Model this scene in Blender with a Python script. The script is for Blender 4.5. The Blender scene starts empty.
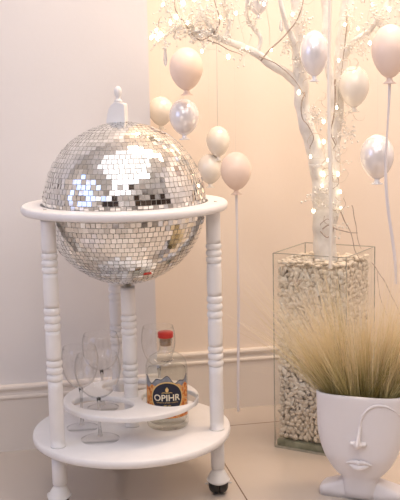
import bpy, bmesh, math, random
from mathutils import Vector, Matrix, noise
S = bpy.context.scene
COL = S.collection
rnd = random.Random(7)
PI = math.pi

# ------------------------------------------------------------------ camera
F_PX, PITCH, ROLL, YAW = 968.98, 8.724, 1.235, 11.085
cd = bpy.data.cameras.new('camera')
cd.sensor_fit = 'HORIZONTAL'; cd.sensor_width = 36.0
cd.lens = 36.0 * F_PX / 400.0
cd.clip_start = 0.02
cam = bpy.data.objects.new('camera', cd); COL.objects.link(cam)
ph, pi_, ro = math.radians(YAW), math.radians(PITCH), math.radians(ROLL)
Fv = Vector((math.sin(ph)*math.cos(pi_), math.cos(ph)*math.cos(pi_), -math.sin(pi_)))
R0 = Vector((math.cos(ph), -math.sin(ph), 0)); U0 = R0.cross(Fv)
Rv = R0*math.cos(ro) - U0*math.sin(ro); Uv = U0*math.cos(ro) + R0*math.sin(ro)
M = Matrix((( Rv.x, Uv.x, -Fv.x, -0.2502), (Rv.y, Uv.y, -Fv.y, -2.1337), (Rv.z, Uv.z, -Fv.z, 0.8842), (0, 0, 0, 1)))
cam.matrix_world = M
S.camera = cam

# ------------------------------------------------------------------ world, lights, exposure
w = bpy.data.worlds.new('world'); S.world = w; w.use_nodes = True
w.node_tree.nodes['Background'].inputs[0].default_value = (0.8, 0.85, 1.0, 1)
w.node_tree.nodes['Background'].inputs[1].default_value = 0.6
S.view_settings.view_transform = 'Standard'; S.view_settings.look = 'None'
S.view_settings.gamma = 1; S.view_settings.use_curve_mapping = False
S.view_settings.exposure = 0.08
S.cycles.transparent_max_bounces = 40

def area(name, loc, target, sx, sy, power, color, spread=180):
    l = bpy.data.lights.new(name, 'AREA'); l.shape = 'RECTANGLE'; l.size = sx; l.size_y = sy
    l.energy = power; l.color = color; l.spread = math.radians(spread)
    o = bpy.data.objects.new(name, l); COL.objects.link(o); o.location = loc
    d = Vector(target) - Vector(loc); o.rotation_euler = d.to_track_quat('-Z', 'Y').to_euler()
    return o
area('assumed_ceiling_light', (-0.1, -1.35, 2.46), (-0.1, -1.35, 0), 2.2, 2.0, 12, (0.97, 0.97, 1.0))  # assumed overhead area light, no fixture in view, also shows in the ball's top
area('assumed_left_light', (-1.86, -0.95, 1.15), (0, -0.95, 0.95), 1.3, 1.3, 8, (0.30, 0.49, 1.0))  # assumed blue light from the left for the ball's blue glints, source unseen
area('assumed_alcove_light', (0.80, -0.22, 2.44), (0.75, 0.45, 0.4), 1.2, 0.35, 28, (1.0, 0.76, 0.57))  # assumed warm light above the alcove, added out of view to brighten its wall
area('rear_fill_light', (-0.2, -2.66, 2.1), (0.15, 0, 0.5), 2.2, 0.8, 9, (0.90, 0.91, 1.0))  # soft frontal fill added from the camera side, no window there
for k, (x, y, e) in enumerate(((-0.5, -1.8, 5), (0.7, -1.5, 10))):      # two point lights added to brighten the ceiling and the ball's reflections
    l = bpy.data.lights.new('ceiling_fill_light', 'POINT'); l.energy = e; l.color = (1.0, 0.97, 0.96); l.shadow_soft_size = .14
    o = bpy.data.objects.new('ceiling_fill_light', l); COL.objects.link(o); o.location = (x, y, 2.0)

# ------------------------------------------------------------------ materials
def mat(name, color, rough=0.5, metal=0.0, noise_amt=0.0, nscale=20, bump=0.0, bscale=60, spec=0.5, coat=0.0, emit=None, estr=0, sheen=0, trans=0, sss=0):
    m = bpy.data.materials.new(name); m.use_nodes = True
    nt = m.node_tree; b = nt.nodes['Principled BSDF']
    b.inputs['Base Color'].default_value = (*color, 1); b.inputs['Roughness'].default_value = rough
    b.inputs['Metallic'].default_value = metal; b.inputs['Specular IOR Level'].default_value = spec
    b.inputs['Coat Weight'].default_value = coat; b.inputs['Transmission Weight'].default_value = trans
    if emit: b.inputs['Emission Color'].default_value = (*emit, 1); b.inputs['Emission Strength'].default_value = estr
    if noise_amt or bump:
        tc = nt.nodes.new('ShaderNodeTexCoord')
    if noise_amt:
        n = nt.nodes.new('ShaderNodeTexNoise'); n.inputs['Scale'].default_value = nscale; n.inputs['Detail'].default_value = 5
        nt.links.new(tc.outputs['Object'], n.inputs['Vector'])
        r = nt.nodes.new('ShaderNodeValToRGB')
        r.color_ramp.elements[0].position = 0.3; r.color_ramp.elements[1].position = 0.7
        lo = [max(0, c*(1-noise_amt)) for c in color]; hi = [min(1, c*(1+noise_amt*0.5)) for c in color]
        r.color_ramp.elements[0].color = (*lo, 1); r.color_ramp.elements[1].color = (*hi, 1)
        nt.links.new(n.outputs['Fac'], r.inputs[0]); nt.links.new(r.outputs[0], b.inputs['Base Color'])
    if bump:
        n2 = nt.nodes.new('ShaderNodeTexNoise'); n2.inputs['Scale'].default_value = bscale; n2.inputs['Detail'].default_value = 6
        nt.links.new(tc.outputs['Object'], n2.inputs['Vector'])
        bp = nt.nodes.new('ShaderNodeBump'); bp.inputs['Strength'].default_value = bump; bp.inputs['Distance'].default_value = 0.004
        nt.links.new(n2.outputs['Fac'], bp.inputs['Height']); nt.links.new(bp.outputs[0], b.inputs['Normal'])
    return m

def glass(name, tint=(1, 1, 1), ior=1.45, rough=0.0, boost=1.0, edge=0.6):
    m = bpy.data.materials.new(name); m.use_nodes = True; nt = m.node_tree
    nt.nodes.clear()
    out = nt.nodes.new('ShaderNodeOutputMaterial'); mix = nt.nodes.new('ShaderNodeMixShader')
    t = nt.nodes.new('ShaderNodeBsdfTransparent'); t.inputs[0].default_value = (*tint, 1)
    g = nt.nodes.new('ShaderNodeBsdfGlossy'); g.inputs['Roughness'].default_value = rough
    fr = nt.nodes.new('ShaderNodeLayerWeight'); fr.inputs[0].default_value = 0.5
    pw = nt.nodes.new('ShaderNodeMath'); pw.operation = 'POWER'; pw.inputs[1].default_value = 6.0
    nt.links.new(fr.outputs['Facing'], pw.inputs[0])
    mu = nt.nodes.new('ShaderNodeMath'); mu.operation = 'MULTIPLY_ADD'; mu.inputs[1].default_value = 0.9*boost; mu.inputs[2].default_value = 0.04*boost; mu.use_clamp = True
    nt.links.new(pw.outputs[0], mu.inputs[0]); nt.links.new(mu.outputs[0], mix.inputs[0])
    p2 = nt.nodes.new('ShaderNodeMath'); p2.operation = 'POWER'; p2.inputs[1].default_value = 9
    nt.links.new(fr.outputs['Facing'], p2.inputs[0])
    mc = nt.nodes.new('ShaderNodeMix'); mc.data_type = 'RGBA'; mc.inputs[6].default_value = (*tint, 1); mc.inputs[7].default_value = (*[c*edge for c in tint], 1)
    nt.links.new(p2.outputs[0], mc.inputs[0]); nt.links.new(mc.outputs[2], t.inputs[0])
    nt.links.new(t.outputs[0], mix.inputs[1]); nt.links.new(g.outputs[0], mix.inputs[2]); nt.links.new(mix.outputs[0], out.inputs[0])
    return m

M_WALL = mat('plaster_wall', (0.79, 0.765, 0.76), 0.6, noise_amt=0.03, nscale=3, bump=0.05, bscale=90)
M_ALC = mat('alcove_plaster', (0.90, 0.79, 0.685), 0.45, noise_amt=0.03, nscale=3, bump=0.05, bscale=90)
M_REAR = mat('rear_wall_paint', (0.62, 0.59, 0.57), 0.6, noise_amt=0.1, nscale=4)
M_CEIL = mat('ceiling_paint', (0.9, 0.88, 0.85), 0.7, noise_amt=0.02)
M_TRIM = mat('skirting_paint', (0.82, 0.755, 0.69), 0.4, noise_amt=0.02, nscale=5)
M_DARK = mat('dark_door_wood', (0.05, 0.03, 0.02), 0.5, noise_amt=0.3, nscale=8)
M_WHITE = mat('white_painted_wood', (0.86, 0.84, 0.83), 0.38, noise_amt=0.03, nscale=30, bump=0.08, bscale=40)
M_PLAST = mat('white_caster_plastic', (0.80, 0.78, 0.76), 0.35)
M_BLACK = mat('black_rubber', (0.012, 0.010, 0.009), 0.35)
M_METAL = mat('grey_steel', (0.45, 0.43, 0.40), 0.3, 1.0)
M_GROUT = mat('ball_grout', (0.60, 0.58, 0.54), 0.6, noise_amt=0.1, nscale=200)
M_POT = mat('matte_white_ceramic', (0.82, 0.79, 0.80), 0.55, noise_amt=0.02, bump=0.05, bscale=300)
M_GLASS = glass('clear_thin_glass', (0.997, 0.997, 0.997), 1.5, 0.02, 1.3, 0.74)
M_FOOT = glass('glass_foot', (0.998, 0.998, 0.998), 1.5, 0.0, 0.25, 0.5)
M_STEM = bpy.data.materials.new('solid_glass_stem'); M_STEM.use_nodes = True
_b = M_STEM.node_tree.nodes['Principled BSDF']; _b.inputs['Transmission Weight'].default_value = 1; _b.inputs['Roughness'].default_value = 0; _b.inputs['IOR'].default_value = 1.48
M_VGLASS = glass('vase_glass', (0.992, 0.994, 0.988), 1.45, 0.0, 0.8, 1.0)
M_BGLASS = glass('bottle_glass', (0.96, 0.97, 0.96), 1.5, 0.0, 1.5)
M_VEDGE = mat('vase_glass_edge', (0.47, 0.45, 0.38), 0.15, noise_amt=0.2, nscale=60)
M_VBASE = mat('thick_green_glass', (0.56, 0.60, 0.45), 0.05, noise_amt=0.6, nscale=28, trans=0.5)
M_BARK = mat('white_painted_bark', (0.94, 0.90, 0.85), 0.7, noise_amt=0.15, nscale=40, bump=0.9, bscale=45)
M_TWIG = mat('brown_vine_twig', (0.50, 0.40, 0.33), 0.7, noise_amt=0.3, nscale=80)
M_PTWIG = mat('pale_twig', (0.80, 0.70, 0.60), 0.7, noise_amt=0.2, nscale=80)
M_BERRY = mat('pearl_berry', (0.93, 0.88, 0.80), 0.25, coat=0.5)
M_BULB = mat('warm_bulb', (1, 0.9, 0.7), 0.4, emit=(1.0, 0.82, 0.55), estr=9)
M_WIRE = mat('clear_light_wire', (0.75, 0.70, 0.62), 0.3)
M_RIB = mat('white_satin_ribbon', (0.85, 0.80, 0.82), 0.35, sheen=0)
M_RIBW = mat('cream_satin_ribbon', (0.92, 0.87, 0.80), 0.35)

# mirror tiles: silvered glass, slight variation per tile baked as vertex attribute 'tone'
def mirror_mat():
    m = bpy.data.materials.new('mirror_tile_glass'); m.use_nodes = True; nt = m.node_tree; b = nt.nodes['Principled BSDF']
    a = nt.nodes.new('ShaderNodeAttribute'); a.attribute_name = 'tone'
    r = nt.nodes.new('ShaderNodeValToRGB'); r.color_ramp.elements[0].color = (0.62, 0.61, 0.58, 1); r.color_ramp.elements[1].color = (0.93, 0.93, 0.92, 1)
    nt.links.new(a.outputs['Fac'], r.inputs[0]); nt.links.new(r.outputs[0], b.inputs['Base Color'])
    b.inputs['Metallic'].default_value = 1; b.inputs['Roughness'].default_value = 0.06
    return m
M_MIRROR = mirror_mat()

def floor_mat():
    m = mat('cream_floor_tile', (0.62, 0.545, 0.475), 0.16, noise_amt=0.05, nscale=2.5, coat=0.3)
    nt = m.node_tree; b = nt.nodes['Principled BSDF']
    src = b.inputs['Base Color'].links[0].from_socket
    tc = nt.nodes.new('ShaderNodeTexCoord'); sp = nt.nodes.new('ShaderNodeSeparateXYZ'); nt.links.new(tc.outputs['Object'], sp.inputs[0])
    def line(sock, off):
        s = nt.nodes.new('ShaderNodeMath'); s.operation = 'SUBTRACT'; s.inputs[1].default_value = off
        nt.links.new(sock, s.inputs[0])
        p = nt.nodes.new('ShaderNodeMath'); p.operation = 'PINGPONG'; p.inputs[1].default_value = 0.3
        nt.links.new(s.outputs[0], p.inputs[0])
        l = nt.nodes.new('ShaderNodeMath'); l.operation = 'LESS_THAN'; l.inputs[1].default_value = 0.0016
        nt.links.new(p.outputs[0], l.inputs[0]); return l.outputs[0]
    mx = nt.nodes.new('ShaderNodeMath'); mx.operation = 'MAXIMUM'
    nt.links.new(line(sp.outputs[0], 0.237), mx.inputs[0]); nt.links.new(line(sp.outputs[1], 0.368), mx.inputs[1])
    mc = nt.nodes.new('ShaderNodeMix'); mc.data_type = 'RGBA'
    nt.links.new(mx.outputs[0], mc.inputs[0]); nt.links.new(src, mc.inputs[6]); mc.inputs[7].default_value = (0.17, 0.11, 0.07, 1)
    nt.links.new(mc.outputs[2], b.inputs['Base Color'])
    return m
M_FLOOR = floor_mat()

# ------------------------------------------------------------------ helpers
def link(name, verts, faces, m, parent=None, smooth=False, loc=None):
    me = bpy.data.meshes.new(name); me.from_pydata([tuple(v) for v in verts], [], faces); me.update()
    bm = bmesh.new(); bm.from_mesh(me); bmesh.ops.recalc_face_normals(bm, faces=bm.faces); bm.to_mesh(me); bm.free()
    if isinstance(m, (list, tuple)):
        for q in m: me.materials.append(q)
    elif m: me.materials.append(m)
    if smooth:
        for p in me.polygons: p.use_smooth = True
    o = bpy.data.objects.new(name, me); COL.objects.link(o)
    if loc: o.location = loc
    if parent: o.parent = parent
    return o

class MB:
    def __init__(s): s.v = []; s.f = []
    def add(s, v, f):
        n = len(s.v); s.v += [Vector(a) for a in v]; s.f += [tuple(i+n for i in q) for q in f]; return s
    def box(s, a, b):
        x0, y0, z0 = a; x1, y1, z1 = b
        return s.add([(x0,y0,z0),(x1,y0,z0),(x1,y1,z0),(x0,y1,z0),(x0,y0,z1),(x1,y0,z1),(x1,y1,z1),(x0,y1,z1)],
                     [(0,3,2,1),(4,5,6,7),(0,1,5,4),(1,2,6,5),(2,3,7,6),(3,0,4,7)])
    def lathe(s, prof, n=40, c=(0, 0, 0), closed=False):
        v = []; f = []; k = len(prof)
        for r, z in prof:
            for i in range(n):
                a = 2*PI*i/n; v.append((c[0]+r*math.cos(a), c[1]+r*math.sin(a), c[2]+z))
        for j in range(k-1 if not closed else k):
            j2 = (j+1) % k
            for i in range(n):
                i2 = (i+1) % n; f.append((j*n+i, j*n+i2, j2*n+i2, j2*n+i))
        if not closed:
            if prof[0][0] > 1e-5: f.append(tuple(range(n))[::-1])
            if prof[-1][0] > 1e-5: f.append(tuple((k-1)*n+i for i in range(n)))
        return s.add(v, f)
    def tube(s, pts, rad, n=8, cap=True):
        pts = [Vector(p) for p in pts]; k = len(pts)
        if not hasattr(rad, '__len__'): rad = [rad]*k
        v = []; f = []; up = None
        for i, p in enumerate(pts):
            d = (pts[min(i+1, k-1)] - pts[max(i-1, 0)])
            d = d.normalized() if d.length > 1e-9 else Vector((0, 0, 1))
            if up is None: up = Vector((0, 0, 1)) if abs(d.z) < 0.9 else Vector((1, 0, 0))
            x = up.cross(d).normalized(); y = d.cross(x).normalized(); up = y
            for j in range(n):
                a = 2*PI*j/n; v.append(p + (x*math.cos(a) + y*math.sin(a))*rad[i])
        for i in range(k-1):
            for j in range(n):
                j2 = (j+1) % n; f.append((i*n+j, i*n+j2, (i+1)*n+j2, (i+1)*n+j))
        if cap: f.append(tuple(range(n))[::-1]); f.append(tuple((k-1)*n+j for j in range(n)))
        return s.add(v, f)
    def sphere(s, c, r, n=8, m=6, sc=(1, 1, 1)):
        v = []; f = []
        for j in range(1, m):
            t = PI*j/m
            for i in range(n):
                a = 2*PI*i/n; v.append((c[0]+r*sc[0]*math.sin(t)*math.cos(a), c[1]+r*sc[1]*math.sin(t)*math.sin(a), c[2]+r*sc[2]*math.cos(t)))
        v.append((c[0], c[1], c[2]+r*sc[2])); v.append((c[0], c[1], c[2]-r*sc[2])); T = len(v)-2
        for j in range(m-2):
            for i in range(n):
                i2 = (i+1) % n; f.append((j*n+i, (j+1)*n+i, (j+1)*n+i2, j*n+i2))
        for i in range(n):
            i2 = (i+1) % n; f.append((T, i, i2)); f.append((T+1, (m-2)*n+i2, (m-2)*n+i))
        return s.add(v, f)
    def build(s, name, m, parent=None, smooth=False, loc=None): return link(name, s.v, s.f, m, parent, smooth, loc)

def bevel(o, wdt=0.002, seg=2, angle=35):
    b = o.modifiers.new('bevel', 'BEVEL'); b.width = wdt; b.segments = seg; b.limit_method = 'ANGLE'; b.angle_limit = math.radians(angle)
    for p in o.data.polygons: p.use_smooth = True
    o.modifiers.new('wn', 'WEIGHTED_NORMAL')
    return o
def thing(name, label, cat, loc=(0, 0, 0), rz=0, group=None):
    o = bpy.data.objects.new(name, None); COL.objects.link(o); o.location = loc; o.rotation_euler = (0, 0, rz)
    o.empty_display_size = 0.02
    return tag(o, label, cat, group)
def tag(o, label, cat, group=None, kind=None):
    o['label'] = label; o['category'] = cat
    if group: o['group'] = group
    if kind: o['kind'] = kind
    return o
def struct(name, a, b, m):
    o = MB().box(a, b).build(name, m); o['kind'] = 'structure'; return o
def spline(pts, n=8):
    P = [Vector(p) for p in pts]; P = [P[0]*2-P[1]] + P + [P[-1]*2-P[-2]]; out = []
    for i in range(1, len(P)-2):
        for k in range(n):
            t = k/n; a, b, c, d = P[i-1], P[i], P[i+1], P[i+2]
            out.append(0.5*((2*b)+(c-a)*t+(2*a-5*b+4*c-d)*t*t+(3*b-a-3*c+d)*t**3))
    out.append(P[-2]); return out

# ------------------------------------------------------------------ the room
XC = 0.111          # outer corner where the near wall ends and the alcove begins
YN, YA = 0.331, 0.526
XW, XE, YR, HC = -1.9, 1.9, -2.7, 2.5
struct('floor', (XW-.1, YR-.1, -0.08), (XE+.1, YA+.1, 0), M_FLOOR)
struct('ceiling', (XW-.1, YR-.1, HC), (XE+.1, YA+.1, HC+.08), M_CEIL)
struct('wall_left', (XW, YN, 0), (XC, YA+.1, HC), M_WALL)
struct('wall_back', (XC, YA, 0), (XE, YA+.1, HC), M_ALC)
struct('wall_right', (XE, YR, 0), (XE+.1, YA+.1, HC), M_WALL)
struct('wall_far_left', (XW-.1, YR, 0), (XW, YA+.1, HC), M_WALL)
struct('wall_rear', (XW-.1, YR-.1, 0), (XE+.1, YR, HC), M_REAR)
d1 = struct('reflection_door_1', (0.1, YR, 0.0), (1.0, YR+.04, 1.8), M_DARK)  # unseen door, added so the ball's tiles pick up something dark
MB().sphere((0.18, YR+.07, 1.0), .03, 10, 8).build('reflection_door_handle', M_METAL, d1, True)
w2 = struct('reflection_window_2', (-1.55, YR, 0.10), (-0.45, YR+.02, 1.55), M_DARK)  # unseen dark window, put in to darken reflections in the ball
struct('reflection_door_2', (XE-.04, -2.2, 0), (XE, -1.4, 2.05), M_DARK)  # second unseen door, added for dark tiles on the ball's right
wfr = MB()
for a, b in (((-1.60, YR, .05), (-1.55, YR+.04, 1.6)), ((-.45, YR, .05), (-.40, YR+.04, 1.6)), ((-1.60, YR, 1.55), (-.40, YR+.04, 1.6)), ((-1.60, YR, .05), (-.40, YR+.05, .10)), ((-1.06, YR, .10), (-.94, YR+.04, 1.55)), ((-1.55, YR, .75), (-.45, YR+.04, .85))): wfr.box(a, b)
wfr.build('reflection_window_frame', M_WHITE, w2)
# unseen window frame, added round the assumed blue light on the far left wall
wf = MB()
for a, b in (((XW, -1.67, .44), (XW+.03, -1.61, 1.86)), ((XW, -.29, .44), (XW+.03, -.23, 1.86)), ((XW, -1.67, 1.81), (XW+.03, -.23, 1.87)), ((XW, -1.67, .43), (XW+.05, -.23, .49))): wf.box(a, b)
o = wf.build('assumed_window_1', M_WHITE); o['kind'] = 'structure'

def skirting(name, p0, p1, nrm, m):
    # profile: (distance out of the wall, height)
    prof = [(0, 0), (.013, 0), (.013, .137), (.0165, .140), (.0175, .1435), (.0165, .147), (.0115, .149), (.010, .1545), (.0105, .160), (.0150, .163), (.0165, .168), (.0150, .1725), (.011, .1745), (0, .1745)]
    p0 = Vector(p0); p1 = Vector(p1); nrm = Vector(nrm); v = []; k = len(prof)
    for p in (p0, p1):
        for d, z in prof: v.append(p + nrm*d + Vector((0, 0, z)))
    f = [(i, (i+1) % k, k+(i+1) % k, k+i) for i in range(k)] + [tuple(range(k)), tuple(range(k, 2*k))[::-1]]
    o = link(name, v, f, m); o['kind'] = 'structure'; return o
skirting('baseboard_left', (XW, YN, 0), (XC, YN, 0), (0, -1, 0), M_TRIM)
skirting('baseboard_back', (XC, YA, 0), (XE, YA, 0), (0, -1, 0), M_TRIM)

# ------------------------------------------------------------------ drinks trolley with mirror ball
TR = thing('globe_drinks_trolley', 'white round drinks trolley on casters holding a mirrored disco ball globe', 'drinks trolley')
ZS, ZR = 0.1501, 0.6669
# lower shelf
sh = MB().lathe([(0, ZS-.018), (.2215, ZS-.018), (.2250, ZS-.0155), (.2262, ZS-.009), (.2250, ZS-.0025), (.2215, ZS), (0, ZS)], 96)
o = sh.build('shelf', M_WHITE, TR, True)
# ring
rg = MB().lathe([(.1855, ZR-.018), (.2240, ZR-.018), (.2275, ZR-.0145), (.2285, ZR-.009), (.2275, ZR-.0035), (.2240, ZR), (.1855, ZR)], 112, closed=True)
ring = rg.build('ring', M_WHITE, TR, True)
for p in ring.data.polygons: p.use_smooth = abs(p.normal.z) < .9 and (Vector((p.center.x, p.center.y)).length > .2)
def leg_profile(L, r, groups):
    # lathe profile for a turned post of length L, groups = list of (z0, z1) bead groups from the bottom
    ev = []
    zc = 0; prof = [(r*1.06, 0), (r*1.06, .004)]
    seg = sorted(groups); prev = .004
    for gi, (a, b) in enumerate(seg + [(L, L)]):
        # shaft from prev to a, slight belly between groups
        n = 8; belly = .07 if 0 < gi < len(seg) else 0.02
        for k in range(n+1):
            t = k/n; prof.append((r*(0.97 + belly*math.sin(PI*t)), prev + (a-prev)*t + 1e-5*k))
        if b > a:
            nb = 3; h = (b-a)/nb
            for q in range(nb):
                for k in range(9):
                    t = k/8; prof.append((r*(0.84 + 0.26*math.sin(PI*t)**.55), a + h*(q+t)))
            prev = b
    prof.append((r*.97, L)); return prof
AL, AR, AB, RL = math.radians(208.4), math.radians(338.7), math.radians(92.0), 0.1978
LL = ZR-.018-ZS
for a in (AL, AR, AB):
    x, y = RL*math.cos(a), RL*math.sin(a)
    lg = MB().lathe([(r_, z) for r_, z in leg_profile(LL, .0160, [(LL*.295, LL*.39), (LL*.515, LL*.62), (LL*.765, LL*.855)])], 32).build('leg', M_WHITE, TR, True, (x, y, ZS))
    # stub under the shelf and the caster
    MB().lathe([(.0140, .064 if a == AL else .058), (.0155, .066 if a == AL else .060), (.0155, .1321)], 28).build('leg_stub', M_WHITE, TR, True, (x, y, 0))
    c = thing('caster', '', 'x', (x, y, 0)); del c['label'], c['category']
    bpy.data.objects.remove(c)
    rz = {AL: math.radians(250), AR: math.radians(-98), AB: math.radians(90)}[a]
    hood = MB()
    # collar and cone that flares over the twin wheels
    n_ = 32; V_ = []; F_ = []
    prof_ = [(.0120, .0120, .0600, 0), (.0132, .0132, .0590, 0), (.0132, .0132, .0550, 0), (.0155, .0155, .0520, .001), (.0195, .0195, .0460, .003), (.0235, .0230, .0395, .005), (.0268, .0262, .0335, .006), (.0272, .0266, .0315, .006), (.0262, .0256, .0310, .006), (.0248, .0245, .0340, .006), (.0225, .0225, .0395, .005), (.004, .004, .0500, .001)]
    for rx_, ry_, z_, dx_ in prof_:
        for i in range(n_):
            t = 2*PI*i/n_
            zz = z_ - ((.0075 if a == AL else .0025)*math.cos(2*t) if z_ < .032 else 0)
            if a == AL: zz = zz + .006
            V_.append((dx_+rx_*math.cos(t), ry_*math.sin(t), zz))
    for j in range(len(prof_)-1):
        for i in range(n_): F_.append((j*n_+i, j*n_+(i+1) % n_, (j+1)*n_+(i+1) % n_, (j+1)*n_+i))
    F_.append(tuple(range(n_)))
    hood.add(V_, F_)
    if a == AL: hood.box((-.010, -.0026, .0075), (.024, .0026, .046))
    h = hood.build('caster', M_PLAST, TR, True, (x, y, 0)); h.rotation_euler = (0, 0, rz)
    wl = MB()
    for sg in (-1, 1):
        n = 28; v = []; f = []
        prof = [(0, .0034), (.0218, .0034), (.0226, .0050), (.0222, .0090), (.0195, .0135), (.0140, .0170), (.0070, .0185), (0, .0188)]
        for r_, dy in prof:
            for i in range(n):
                t = 2*PI*i/n; v.append((.006 + r_*math.cos(t), sg*(dy*1.42-.0042 if a != AL else dy), .0229 + r_*math.sin(t)))
        for j in range(len(prof)-1):
            for i in range(n): f.append((j*n+i, j*n+(i+1) % n, (j+1)*n+(i+1) % n, (j+1)*n+i))
        wl.add(v, f)
    wl.build('wheel', M_BLACK, h, True)
    MB().tube([(.006, -.0300, .0240), (.006, .0300, .0240)], .0020, 10).build('axle_pin', M_PLAST, h, True)
    # fixing screw on top of the ring
    MB().lathe([(0, 0), (.0040, 0), (.0036, .0012), (0, .0016)], 14).build('screw_cap', M_METAL, TR, True, (x*1.03, y*1.03, ZR))
# centre post
CP = MB().lathe(leg_profile(.327, .0165, [(.327*.315, .327*.455), (.327*.66, .327*.80)]), 32).build('center_post', M_WHITE, TR, True, (0, 0, ZS))
# bottle tray with three holes
def tray():
    R, z0, z1 = .1550, .2085, .2210
    holes = [((-.068, -.034), (.074, .049), math.radians(143.1)), ((.084, -.026), (.062, .072), 0), ((.003, .090), (.060, .051), 0)]
    bm = bmesh.new()
    def loop(cx, cy, r, n, ro=0):
        vs = []
        for i in range(n):
            a, b = r[0]*math.cos(2*PI*i/n), r[1]*math.sin(2*PI*i/n)
            vs.append(bm.verts.new((cx+a*math.cos(ro)-b*math.sin(ro), cy+a*math.sin(ro)+b*math.cos(ro), z1)))
        return [bm.edges.new((vs[i], vs[(i+1) % n])) for i in range(n)]
    ed = loop(0, 0, (R, R), 96)
    for (cx, cy), r, ro in holes: ed += loop(cx, cy, r, 56, ro)
    bmesh.ops.triangle_fill(bm, edges=ed, use_beauty=True)
    # drop faces inside holes if any
    def inside(v, c, r, ro):
        x, y = v.co.x-c[0], v.co.y-c[1]
        return ((x*math.cos(ro)+y*math.sin(ro))/r[0])**2 + ((-x*math.sin(ro)+y*math.cos(ro))/r[1])**2 < 1.02
    kill = [f for f in bm.faces if any(all(inside(v, c, r, ro) for v in f.verts) for c, r, ro in holes)]
    bmesh.ops.delete(bm, geom=kill, context='FACES_ONLY')
    ret = bmesh.ops.extrude_face_region(bm, geom=list(bm.faces))
    for v in [g for g in ret['geom'] if isinstance(g, bmesh.types.BMVert)]: v.co.z = z0
    bmesh.ops.recalc_face_normals(bm, faces=bm.faces)
    me = bpy.data.meshes.new('bottle_tray'); bm.to_mesh(me); bm.free(); me.materials.append(M_WHITE)
    o = bpy.data.objects.new('bottle_tray', me); COL.objects.link(o); o.parent = TR
    bevel(o, .0038, 3, 40); return o
tray()

# mirror ball
ZB, RB = 0.6642, 0.1800
def dome(upper):
    sgn = 1 if upper else -1
    prof = []
    for k in range(33):
        t = k/32*PI/2; prof.append(((RB-.0022)*math.cos(t), sgn*(RB-.0022)*math.sin(t) + (0.0006*sgn)))
    prof[-1] = (0, prof[-1][1])
    core = MB().lathe([(0, .0006*sgn)] + prof, 96).build('mirror_ball_lid' if upper else 'mirror_ball_bowl', M_GROUT, TR, True, (0, 0, ZB))
    V = []; Fc = []; tone = []
    ts = .0112; rows = int(RB*PI/2/ts)
    dth = (PI/2)/rows
    for j in range(rows):
        t = (j+.5)*dth
        circ = 2*PI*RB*math.cos(t); n = max(5, int(circ/(ts*(1.0 if upper else 1.05))))
        off = rnd.random()*6
        patch_row = rnd.gauss(0, .006)
        for i in range(n):
            a = off + 2*PI*i/n
            c = Vector((math.cos(t)*math.cos(a), math.cos(t)*math.sin(a), sgn*math.sin(t)))
            e1 = Vector((-math.sin(a), math.cos(a), 0)); e2 = c.cross(e1)
            # tiles sit slightly out of true: smooth waves of glueing plus a little per-tile error
            q = noise.noise_vector(c*3.2 + Vector((4*sgn, 0, 0)))*.030
            amp = .012 if upper else .022
            if t < .30 and upper: amp = .080
            elif t < .5 and upper: amp = .028
            if (not upper) and t < .25: amp = .085
            if rnd.random() < .03: amp *= 2.2
            tx, ty = rnd.gauss(0, amp) + q.x, rnd.gauss(0, amp) + q.y + patch_row
            hx = .5*circ/n - .00045 - abs(rnd.gauss(0, .00015)); hy = .5*dth*RB - .00045 - abs(rnd.gauss(0, .00015))
            if hx < .001: continue
            nn = (c + e1*tx + e2*ty).normalized()
            f1 = (e1 - nn*e1.dot(nn)).normalized(); f2 = nn.cross(f1)
            ctr = c*RB
            b = len(V)
            for s1, s2 in ((-1, -1), (1, -1), (1, 1), (-1, 1)): V.append(ctr + f1*hx*s1 + f2*hy*s2)
            for s1, s2 in ((-1, -1), (1, -1), (1, 1), (-1, 1)): V.append(c*(RB-.003) + e1*hx*s1 + e2*hy*s2)
            fs = [(b, b+1, b+2, b+3), (b, b+4, b+5, b+1), (b+1, b+5, b+6, b+2), (b+2, b+6, b+7, b+3), (b+3, b+7, b+4, b)]
            Fc += fs; tn = min(1, max(0, rnd.gauss(.7, .22))); tone += [tn]*8
    o = link('mirror_tiles', V, Fc, M_MIRROR, core)
    at = o.data.attributes.new('tone', 'FLOAT', 'POINT')
    at.data.foreach_set('value', tone)
    return core
lid = dome(True); bowl = dome(False)
# grip on top: curved board with a turned knob
def grip():
    pts = [(-.0290, -.008), (-.0285, .006), (-.0265, .018), (-.0230, .029), (-.0180, .0375), (-.0115, .0435), (-.004, .0455), (.0120, .0420), (.0145, .0395), (.0150, .020), (.0150, -.008)]
    th = .011; v = [(x, -th, z) for x, z in pts] + [(x, th, z) for x, z in pts]; k = len(pts)
    f = [tuple(range(k)), tuple(range(k, 2*k))[::-1]] + [(i, (i+1) % k, k+(i+1) % k, k+i) for i in range(k)]
    mb = MB().add(v, f)
    o = mb.build('lid_handle', M_WHITE, lid, False, (-.004, 0, RB-.003)); bevel(o, .002, 2)
    o.rotation_euler = (0, 0, math.radians(-28))
    MB().lathe([(.0042, .044), (.0085, .047), (.0090, .050), (.0060, .0525), (.0045, .055), (.0062, .060), (.0085, .066), (.0088, .071), (.0068, .077), (.0032, .081), (0, .082)], 24).build('knob', M_WHITE, lid, True, (-.007, 0, RB-.005))
grip()
MB().lathe([(0, -.0075), (.0085, -.0075), (.0085, -.0045), (.0045, -.0035), (.0045, .003), (0, .003)], 20).build('pivot_pin', M_METAL, bowl, True, (0, 0, -RB))

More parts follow.
